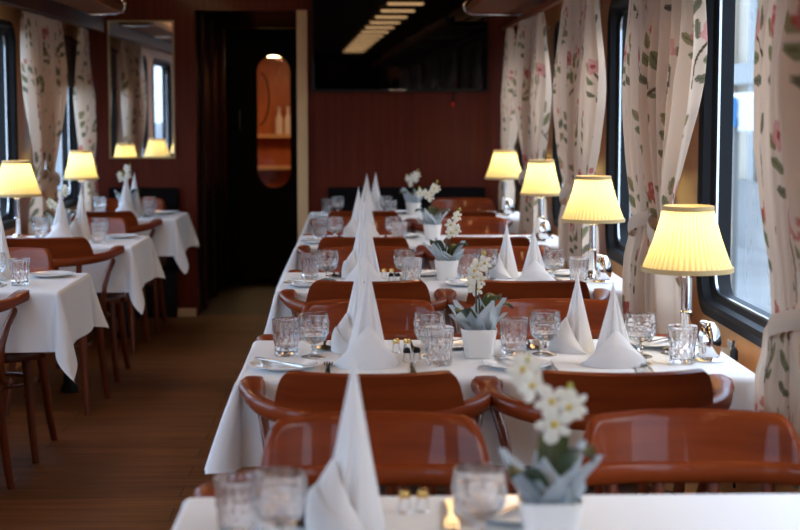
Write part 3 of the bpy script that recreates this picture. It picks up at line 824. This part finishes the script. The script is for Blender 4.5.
# lamp
def lamp_proto(rb_, rt_, colr):
    l = thing('table_lamp', '', 'lamp')
    b = MB(); b.lathe([(.001, 0), (.062, 0), (.065, .004), (.064, .009), (.045, .016), (.026, .021), (.020, .03), (.001, .03)], 32); b.build('base', 'chrome', l)
    b = MB(); b.lathe([(colr * .9, .0301), (colr, .034), (colr, .10), (colr * 1.12, .104), (colr * 1.12, .112), (colr * .95, .116), (colr * .95, .205), (colr * 1.2, .210), (colr * .5, .222), (.001, .222)], 24); b.build('column', 'chrome', l, angle=30)
    z0, z1 = .228, .392
    sh = MB(); seg = 240; rs = []
    for i in range(9):
        t = i / 8; r = rb_ + (rt_ - rb_) * t + .004 * math.sin(PI * t) * -1
        rs.append([((r + .0016 * math.cos(48 * 2 * PI * j / seg)) * math.cos(2 * PI * j / seg), (r + .0016 * math.cos(48 * 2 * PI * j / seg)) * math.sin(2 * PI * j / seg), z0 + (z1 - z0) * t) for j in range(seg)])
    sh.rings(rs, False, False); sd = sh.build('shade', 'shade', l, angle=80)
    for (rr, zz) in ((rb_, z0), (rt_, z1)):
        b = MB(); b.lathe([(rr + .0005, zz - .007), (rr + .0035, zz - .006), (rr + .0035, zz + .006), (rr + .0005, zz + .007), (rr - .0025, zz), (rr + .0005, zz - .007)], 48); b.build('braid_trim', 'gold_trim', sd)
    b = MB(); b.sweep([(-rt_, 0, z1 - .004), (0, 0, z1 - .012), (rt_, 0, z1 - .004)], (.0015, .0015)); b.sweep([(0, 0, .222), (0, 0, z1 - .012)], (.002, .002), up=(0, 1, 0)); b.build('shade_carrier', 'brass', l)
    b = MB(); b.lathe([(.004, .262), (.011, .268), (.015, .285), (.014, .300), (.008, .312), (.001, .316)], 14); b.build('bulb', 'bulb', l)
    return l
lampA = lamp_proto(.121, .066, .0145); lampB = lamp_proto(.104, .062, .017)
def lamp_light(x, y, e=.85):
    for dy in (0,):
        ld = bpy.data.lights.new('lamp_light', 'POINT'); ld.energy = e; ld.color = (1, .80, .42); ld.shadow_soft_size = .016
        link('lamp_light', ld, None, (x, y, TZ + .335))

# orchid
def petal_mesh(m, c, ax, n_, size, mi=0):
    # five petals and a lip, facing n_
    n_ = Vector(n_).normalized(); a = Vector(ax) - n_ * Vector(ax).dot(n_); a.normalize(); b2 = n_.cross(a); c = Vector(c)
    for (ang, ln, wd) in ((90, 1, .55), (18, 1.05, .85), (162, 1.05, .85), (234, .95, .5), (306, .95, .5)):
        d = a * math.cos(R(ang)) + b2 * math.sin(R(ang)); s = n_.cross(d)
        rows = []
        for i, (t, w, l) in enumerate(((.05, .12, .0), (.3, .7, .10), (.6, 1, .16), (.85, .75, .13), (1, .2, .05))):
            rows.append([c + d * (t * ln * size) + s * (w * wd * size * .5 * q) + n_ * (l * size * (1 - .5 * q * q)) for q in (-1, -.5, 0, .5, 1)])
        m.rings(rows, False, False, closed=False, mi=0)
    lip = [(.001, -.0), (.16 * size, .06 * size), (.2 * size, .16 * size), (.10 * size, .34 * size), (.001, .38 * size)]
    rs = []
    for (r, z) in lip: rs.append([c + n_ * z + (a * math.cos(2 * PI * j / 8) + b2 * math.sin(2 * PI * j / 8)) * r for j in range(8)])
    m.rings(rs, True, True, mi=1)

def orchid(loc, lb, seed, top=.285, lean=.0, big=1.0, rotz=0, square=True, fl_dir=None):
    r = random.Random(seed)
    o = thing('potted_orchid', lb, 'potted plant', loc, rotz, 'white orchids in white pots')
    b = MB(); p = 5 if square else 2.4
    b.rings([superring(hx, hx, z, n=32, p=p) for (hx, z) in ((.034, 0), (.036, .002), (.041, .035), (.0475, .074), (.048, .078), (.045, .078), (.043, .066), (.02, .064))]); b.build('pot', 'ceramic', o, angle=50)
    b = MB(); b.lathe([(.001, .072), (.03, .070), (.04, .0665)], 16); b.build('soil', 'soil', o)
    for i in range(12):      # tulle points
        a = 2 * PI * i / 12 + r.uniform(-.3, .3); out = r.uniform(.020, .075); h = r.uniform(.045, .10); w = r.uniform(.018, .032)
        d = Vector((math.cos(a), math.sin(a), 0)); s = Vector((-d.y, d.x, 0)); tw = r.uniform(-.4, .4)
        b = MB()
        def f(u, v, d=d, s=s, out=out, h=h, w=w, tw=tw):
            q = 2 * u - 1; ww = w * (1 - v ** 1.6) * (1 + .5 * math.sin(PI * v)) + .001
            return tuple(d * (.018 + out * v ** 1.1 + .007 * math.cos(q * 5 + v * 3)) + s * (q * ww + tw * .03 * v) + Vector((0, 0, .066 + h * v)))
        b.grid(9, 9, f); b.build('tulle_wrap', 'tulle', o, angle=80)
    for i in range(3):      # leaves
        a = r.uniform(-.4, .4) + (-.5, PI + .5, 1.2)[i]; ln = r.uniform(.085, .11); d = Vector((math.cos(a), math.sin(a), 0)); s = Vector((-d.y, d.x, 0)); rise = r.uniform(.05, .085)
        b = MB()
        def f(u, v, d=d, s=s, ln=ln, rise=rise, lift=0.0):
            q = 2 * u - 1; w = .024 * math.sin(PI * min(1, .08 + .92 * v)) ** .6
            return tuple(d * (.012 + ln * v * .8) + s * (q * w) + Vector((0, 0, .078 + rise * math.sin(v * 2.2) + .006 * q * q + lift)))
        b.grid(7, 11, f); b.grid(7, 11, lambda u, v, f=f: f(u, v, lift=-.002)); b.build('leaf', 'leaf', o, angle=70)
    for si in range(2):     # stems with flowers
        dirx = (1 if si == 0 else -1) * r.uniform(.6, 1.0) if fl_dir is None else fl_dir[si]
        H = top * (1 if si == 0 else r.uniform(.78, .9))
        pts = []
        for i in range(9):
            t = i / 8; pts.append((.006 * (1 if si else -1) + dirx * (.012 * t + .075 * t ** 3.0) + lean * t, (.012 if si else -.008) + r.uniform(-.004, .004), .07 + (H - .07) * (math.sin(t * PI / 2 * .95))))
        b = MB(); b.sweep(pts, lambda i: (.0030 - .0016 * i / 8,) * 2, up=(0, 1, 0), n=6); st = b.build('stem', 'stem', o)
        nfl = 4 if si == 0 else 3
        for q in range(nfl):
            t = .62 + .30 * q / max(nfl - 1, 1); k = t * 8; i0 = int(k); fr = k - i0
            P = Vector(pts[i0]).lerp(Vector(pts[min(i0 + 1, 8)]), fr) + Vector((r.uniform(-.016, .016) + dirx * .006, -.014 + r.uniform(-.008, .008), -.010 + r.uniform(-.012, .008)))
            m = MB(); petal_mesh(m, P, (r.uniform(-.3, .3), 0, 1), (r.uniform(-.7, .7), -1, r.uniform(-.25, .2)), .023 * big * r.uniform(.85, 1.1)); m.build('flower', ['petal', 'lip'], o, angle=60)
        for q in range(3):
            P = Vector(pts[8 - q]) + Vector((dirx * .008 + r.uniform(-.006, .006), -.004, -.004 + (.008 if q == 0 else 0)))
            m = MB(); m.lathe([(.001, -.007), (.005, -.004), (.0055, 0), (.004, .005), (.001, .008)], 8, tuple(P)); m.build('bud', 'bud', o)

# ------------------------------------------------------------------ lay the tables
def setting(side, k, seat, pos, nap=None, items=('nap', 'plate', 'tum', 'gob', 'cut'), napdx=0, naprot=0, naph=1.0):
    # pos: 'near' (diner faces away from camera) or 'far'
    tn = tname(side, k)
    if side == 'R': cx = SX[seat]; sn = '%s %s' % (pos, seat)
    else: cx = -1.42; sn = pos
    y0 = (ROW[k] - TD) if pos == 'near' else ROW[k]; sg = 1 if pos == 'near' else -1; rot = 0 if pos == 'near' else PI
    at = lambda x, y: (cx + sg * x, y0 + sg * y, TZ + .0005)
    j = lambda s: rnd.uniform(-s, s)
    if 'nap' in items:
        p = at(0, .20); no = place(nap, (p[0] + napdx, p[1], p[2]), naprot + rot * 0, 'white napkin folded into a %s cone, %s seat of %s' % ('tall' if nap is nap_tall else 'broad', sn, tn), 'folded napkins'); no.scale = (1, 1, naph)
    small = side == 'L'
    gx = .0
    if pos == 'near': T, G = ((.17, .19), (.150, .345)) if (side == 'R' and seat == 'aisle') else ((.235, .20), (.145, .32))
    else: T, G = ((.222, .28), (.152, .325)) if seat == 'aisle' else ((.19, .28), (.105, .285))
    if small:
        T, G = ((.16, .20), (.155, .30)) if pos == 'near' else ((.17, .20), (.165, .30))
        if k == 3 and pos == 'near': G = (.065, .245)
    if 'tum' in items: place(tumbler, at(T[0] + j(.006), T[1] + j(.006)), rnd.uniform(0, 6), 'cut crystal tumbler at the %s seat of the %s' % (sn, tn), 'crystal tumblers')
    if 'gob' in items: place(gob, at(G[0] + j(.006), G[1] + j(.006)), rnd.uniform(0, 6), 'crystal goblet with short stem at the %s seat of the %s' % (sn, tn), 'crystal goblets')
    px = -.225 if not (pos == 'near' and seat == 'window') else -.20
    if small: px = -.225 if pos == 'far' else -.24
    pp = at(px, .145)
    if small and pos == 'near': pp = at(-.24, .145)
    if 'plate' in items:
        place(plate, pp, 0, 'white bread plate at the %s seat of the %s' % (sn, tn), 'bread plates')
        if not small:
            place(knife, (pp[0] - .003, pp[1] - .002, pp[2] + .0145 + .0005), R(40 if pos == 'near' else 130) + j(.2), 'steel butter knife lying across the bread plate, %s seat of %s' % (sn, tn), 'butter knives')
    if 'cut' in items:
        place(fork, at(-.112, .13), rot + j(.04), 'steel fork beside the napkin, %s seat of %s' % (sn, tn), 'forks')
        place(knife, at(.102, .125), rot + j(.04), 'steel knife beside the napkin, %s seat of %s' % (sn, tn), 'table knives')
        if not small and not (seat == 'aisle' and pos == 'near'):
            place(spoon, at(.128, .115), rot + j(.04), 'steel spoon beside the knife, %s seat of %s' % (sn, tn), 'spoons')

setting('R', 1, 'aisle', 'far', nap_tall, naprot=R(-70), napdx=-.046, naph=1.07)
setting('R', 1, 'aisle', 'near', None, ('gob',))
for k in (2, 3):
    setting('R', k, 'aisle', 'near', nap_tall, naprot=R(8 if k == 2 else -20), napdx=-.015 if k == 2 else .0)
    setting('R', k, 'aisle', 'far', nap_tall, naprot=R(-75), napdx=-.034 if k == 2 else -.022)
    setting('R', k, 'window', 'near', nap_short, naprot=R(4), napdx=.055 if k == 2 else .06)
    setting('R', k, 'window', 'far', nap_short, naprot=R(-80), napdx=-.005 if k == 2 else -.02)
for k in (4, 5):
    setting('R', k, 'aisle', 'near', nap_tall, naprot=R(10), napdx=.01 if k == 4 else .02)
    setting('R', k, 'aisle', 'far', nap_tall, naprot=R(-60), napdx=-.03 if k == 4 else .08)
for k in (3, 4, 5):
    setting('L', k, 'aisle', 'near', nap_tall, naprot=R(0), napdx={3: -.165, 4: -.03, 5: .02}[k])
    setting('L', k, 'aisle', 'far', nap_tall, naprot=R(-60), napdx=.03 if k == 4 else .04)

for k in (1, 2, 3, 4, 5):
    yb = ROW[k]; yc = yb - TD / 2
    for (px, py, pr, nm) in ((.108, -.23, shk_gold, 'left'), (.138, -.225, shk_gold, 'right')):
        if k > 3: continue
        place(pr, (px - (.03 if k == 1 else 0), yb + py + (.12 if k == 1 else 0), TZ + .0005), 0, 'tiny gold-capped shaker, %s of the pair on the %s' % (nm, tname('R', k)), 'gold-capped shakers')
    if k in (2, 3):
        for (px, py, nm) in ((.132, -.40, 'left'), (.158, -.395, 'right')):
            place(shk_dark, (px, yb + py, TZ + .0005), 0, 'tiny black-capped shaker, %s of the pair on the %s' % (nm, tname('R', k)), 'black-capped shakers')
    if k > 1:
        lx, ly = {2: .892, 3: .918, 4: .935, 5: .925}[k], yc + .065
        place(lampA if k != 4 else lampB, (lx, ly, TZ + .0005), rnd.uniform(0, 1), 'lit table lamp with pleated cream shade on the %s' % tname('R', k), 'table lamps')
        lamp_light(lx, ly)
        place(cru, (.925 if k == 2 else .94, yc - .075, TZ + .0005), R(-150), 'egg-shaped chrome cruet beside the lamp on the %s' % tname('R', k), 'chrome cruets')
orchid((.290, ROW[1] - .33, TZ + .0005), 'blurred white orchid in a pot on the nearest table right of the aisle', 101, top=.285, big=1.25, fl_dir=(-.3, .3))
orchid((.325, ROW[2] - .32, TZ + .0005), 'white orchid in a square white pot on the second table right of the aisle', 102, top=.275, fl_dir=(.25, -.1), lean=-.01)
orchid((.348, ROW[3] - .30, TZ + .0005), 'white orchid in a white pot on the third table right of the aisle', 103, top=.27, square=False, fl_dir=(.5, .2), lean=.01)
orchid((.385, ROW[4] - .28, TZ + .0005), 'white orchid in a white pot on the fourth table right of the aisle', 104, top=.29, square=False, fl_dir=(.35, -.7))
orchid((.355, ROW[5] - .30, TZ + .0005), 'white orchid in a white pot on the fifth table right of the aisle', 105, top=.275, square=False, fl_dir=(.4, -.5))
orchid((-1.475, ROW[4] - .31, TZ + .0005), 'white orchid behind the napkins of the middle table left of the aisle', 106, top=.27, square=False, fl_dir=(.4, -.6))
orchid((-1.415, ROW[5] - .31, TZ + .0005), 'white orchid behind the napkins of the farthest table left of the aisle', 107, top=.31, square=False, fl_dir=(.3, -.4))
for k in (3, 4, 5):
    lx, ly = -1.695, ROW[k] - TD / 2 + .05
    place(lampA if k == 4 else lampB, (lx, ly, TZ + .0005), .3, 'lit table lamp with pleated cream shade on the %s' % tname('L', k), 'table lamps')
    lamp_light(lx, ly)
# plug and cable by the nearest lamp
pg = thing('wall_plug', 'clear plug adapter on the wood wall by the second right table', 'plug', (XR - .001, 4.60, .70))
b = MB(); b.lathe([(.001, 0), (.024, 0), (.026, .012), (.024, .04), (.016, .052), (.001, .054)], 16); q = b.build('plug_body', 'plug', pg); q.rotation_euler = (0, -PI / 2, 0)
b = MB(); b.box((-.004, 0, 0), (.008, .085, .085)); b.build('face_plate', 'china', pg, bevel=.003)
lc = thing('lamp_cord', 'dark cord with inline switch hanging beside the second right table', 'cord', (1.068, 4.42, .60))
b = MB(); b.sweep([(.0, .05, .145), (-.005, .02, .165), (-.008, 0, .15), (-.008, 0, .10), (-.006, 0, .02), (-.002, 0, -.10), (0, 0, -.25)], (.004, .004), up=(0, 1, 0)); b.build('wire', 'cable', lc)
b = MB(); b.sweep([(-.008, 0, .15), (-.008, 0, .14), (-.008, 0, .10), (-.008, 0, .09)], lambda i: ((.006, .006), (.012, .011), (.012, .011), (.006, .006))[i], up=(0, 1, 0)); b.build('switch', 'cable', lc)

# ------------------------------------------------------------------ light, camera
w = bpy.data.worlds.new('sky'); SC.world = w; w.use_nodes = True
nt = w.node_tree; bg = nt.nodes['Background']
sky = nt.nodes.new('ShaderNodeTexSky'); sky.sky_type = 'NISHITA'; sky.sun_disc = False; sky.sun_elevation = R(38); sky.sun_rotation = R(100); sky.air_density = 1.6; sky.dust_density = 3
mix = nt.nodes.new('ShaderNodeMix'); mix.data_type = 'RGBA'; mix.inputs[0].default_value = .75
mix.inputs[7].default_value = (.50, .69, 1.0, 1)
sc_ = nt.nodes.new('ShaderNodeVectorMath'); sc_.operation = 'SCALE'; sc_.inputs['Scale'].default_value = .12
nt.links.new(sky.outputs[0], sc_.inputs[0]); nt.links.new(sc_.outputs[0], mix.inputs[6]); nt.links.new(mix.outputs[2], bg.inputs['Color'])
bg.inputs['Strength'].default_value = 4.3

cam = bpy.data.cameras.new('camera'); co = link('camera', cam, None, (0, 0, 1.42))
p, yw = R(5.6), R(1.575)
fwd = Vector((math.sin(yw) * math.cos(p), math.cos(yw) * math.cos(p), -math.sin(p)))
co.rotation_euler = fwd.to_track_quat('-Z', 'Y').to_euler()
cam.sensor_width = 36; cam.lens = 72; cam.clip_start = .05; cam.clip_end = 200
cam.dof.use_dof = True; cam.dof.focus_distance = 5.0; cam.dof.aperture_fstop = 3.9
SC.camera = co
vs_ = SC.view_settings; vs_.view_transform = 'Standard'; vs_.look = 'None'; vs_.gamma = 1; vs_.use_curve_mapping = False; vs_.exposure = 0.9
cy = SC.cycles
cy.use_denoising = True; cy.max_bounces = 12; cy.transmission_bounces = 10; cy.transparent_max_bounces = 16; cy.diffuse_bounces = 5; cy.glossy_bounces = 5
cy.sample_clamp_indirect = 6; cy.blur_glossy = .6; cy.caustics_reflective = False
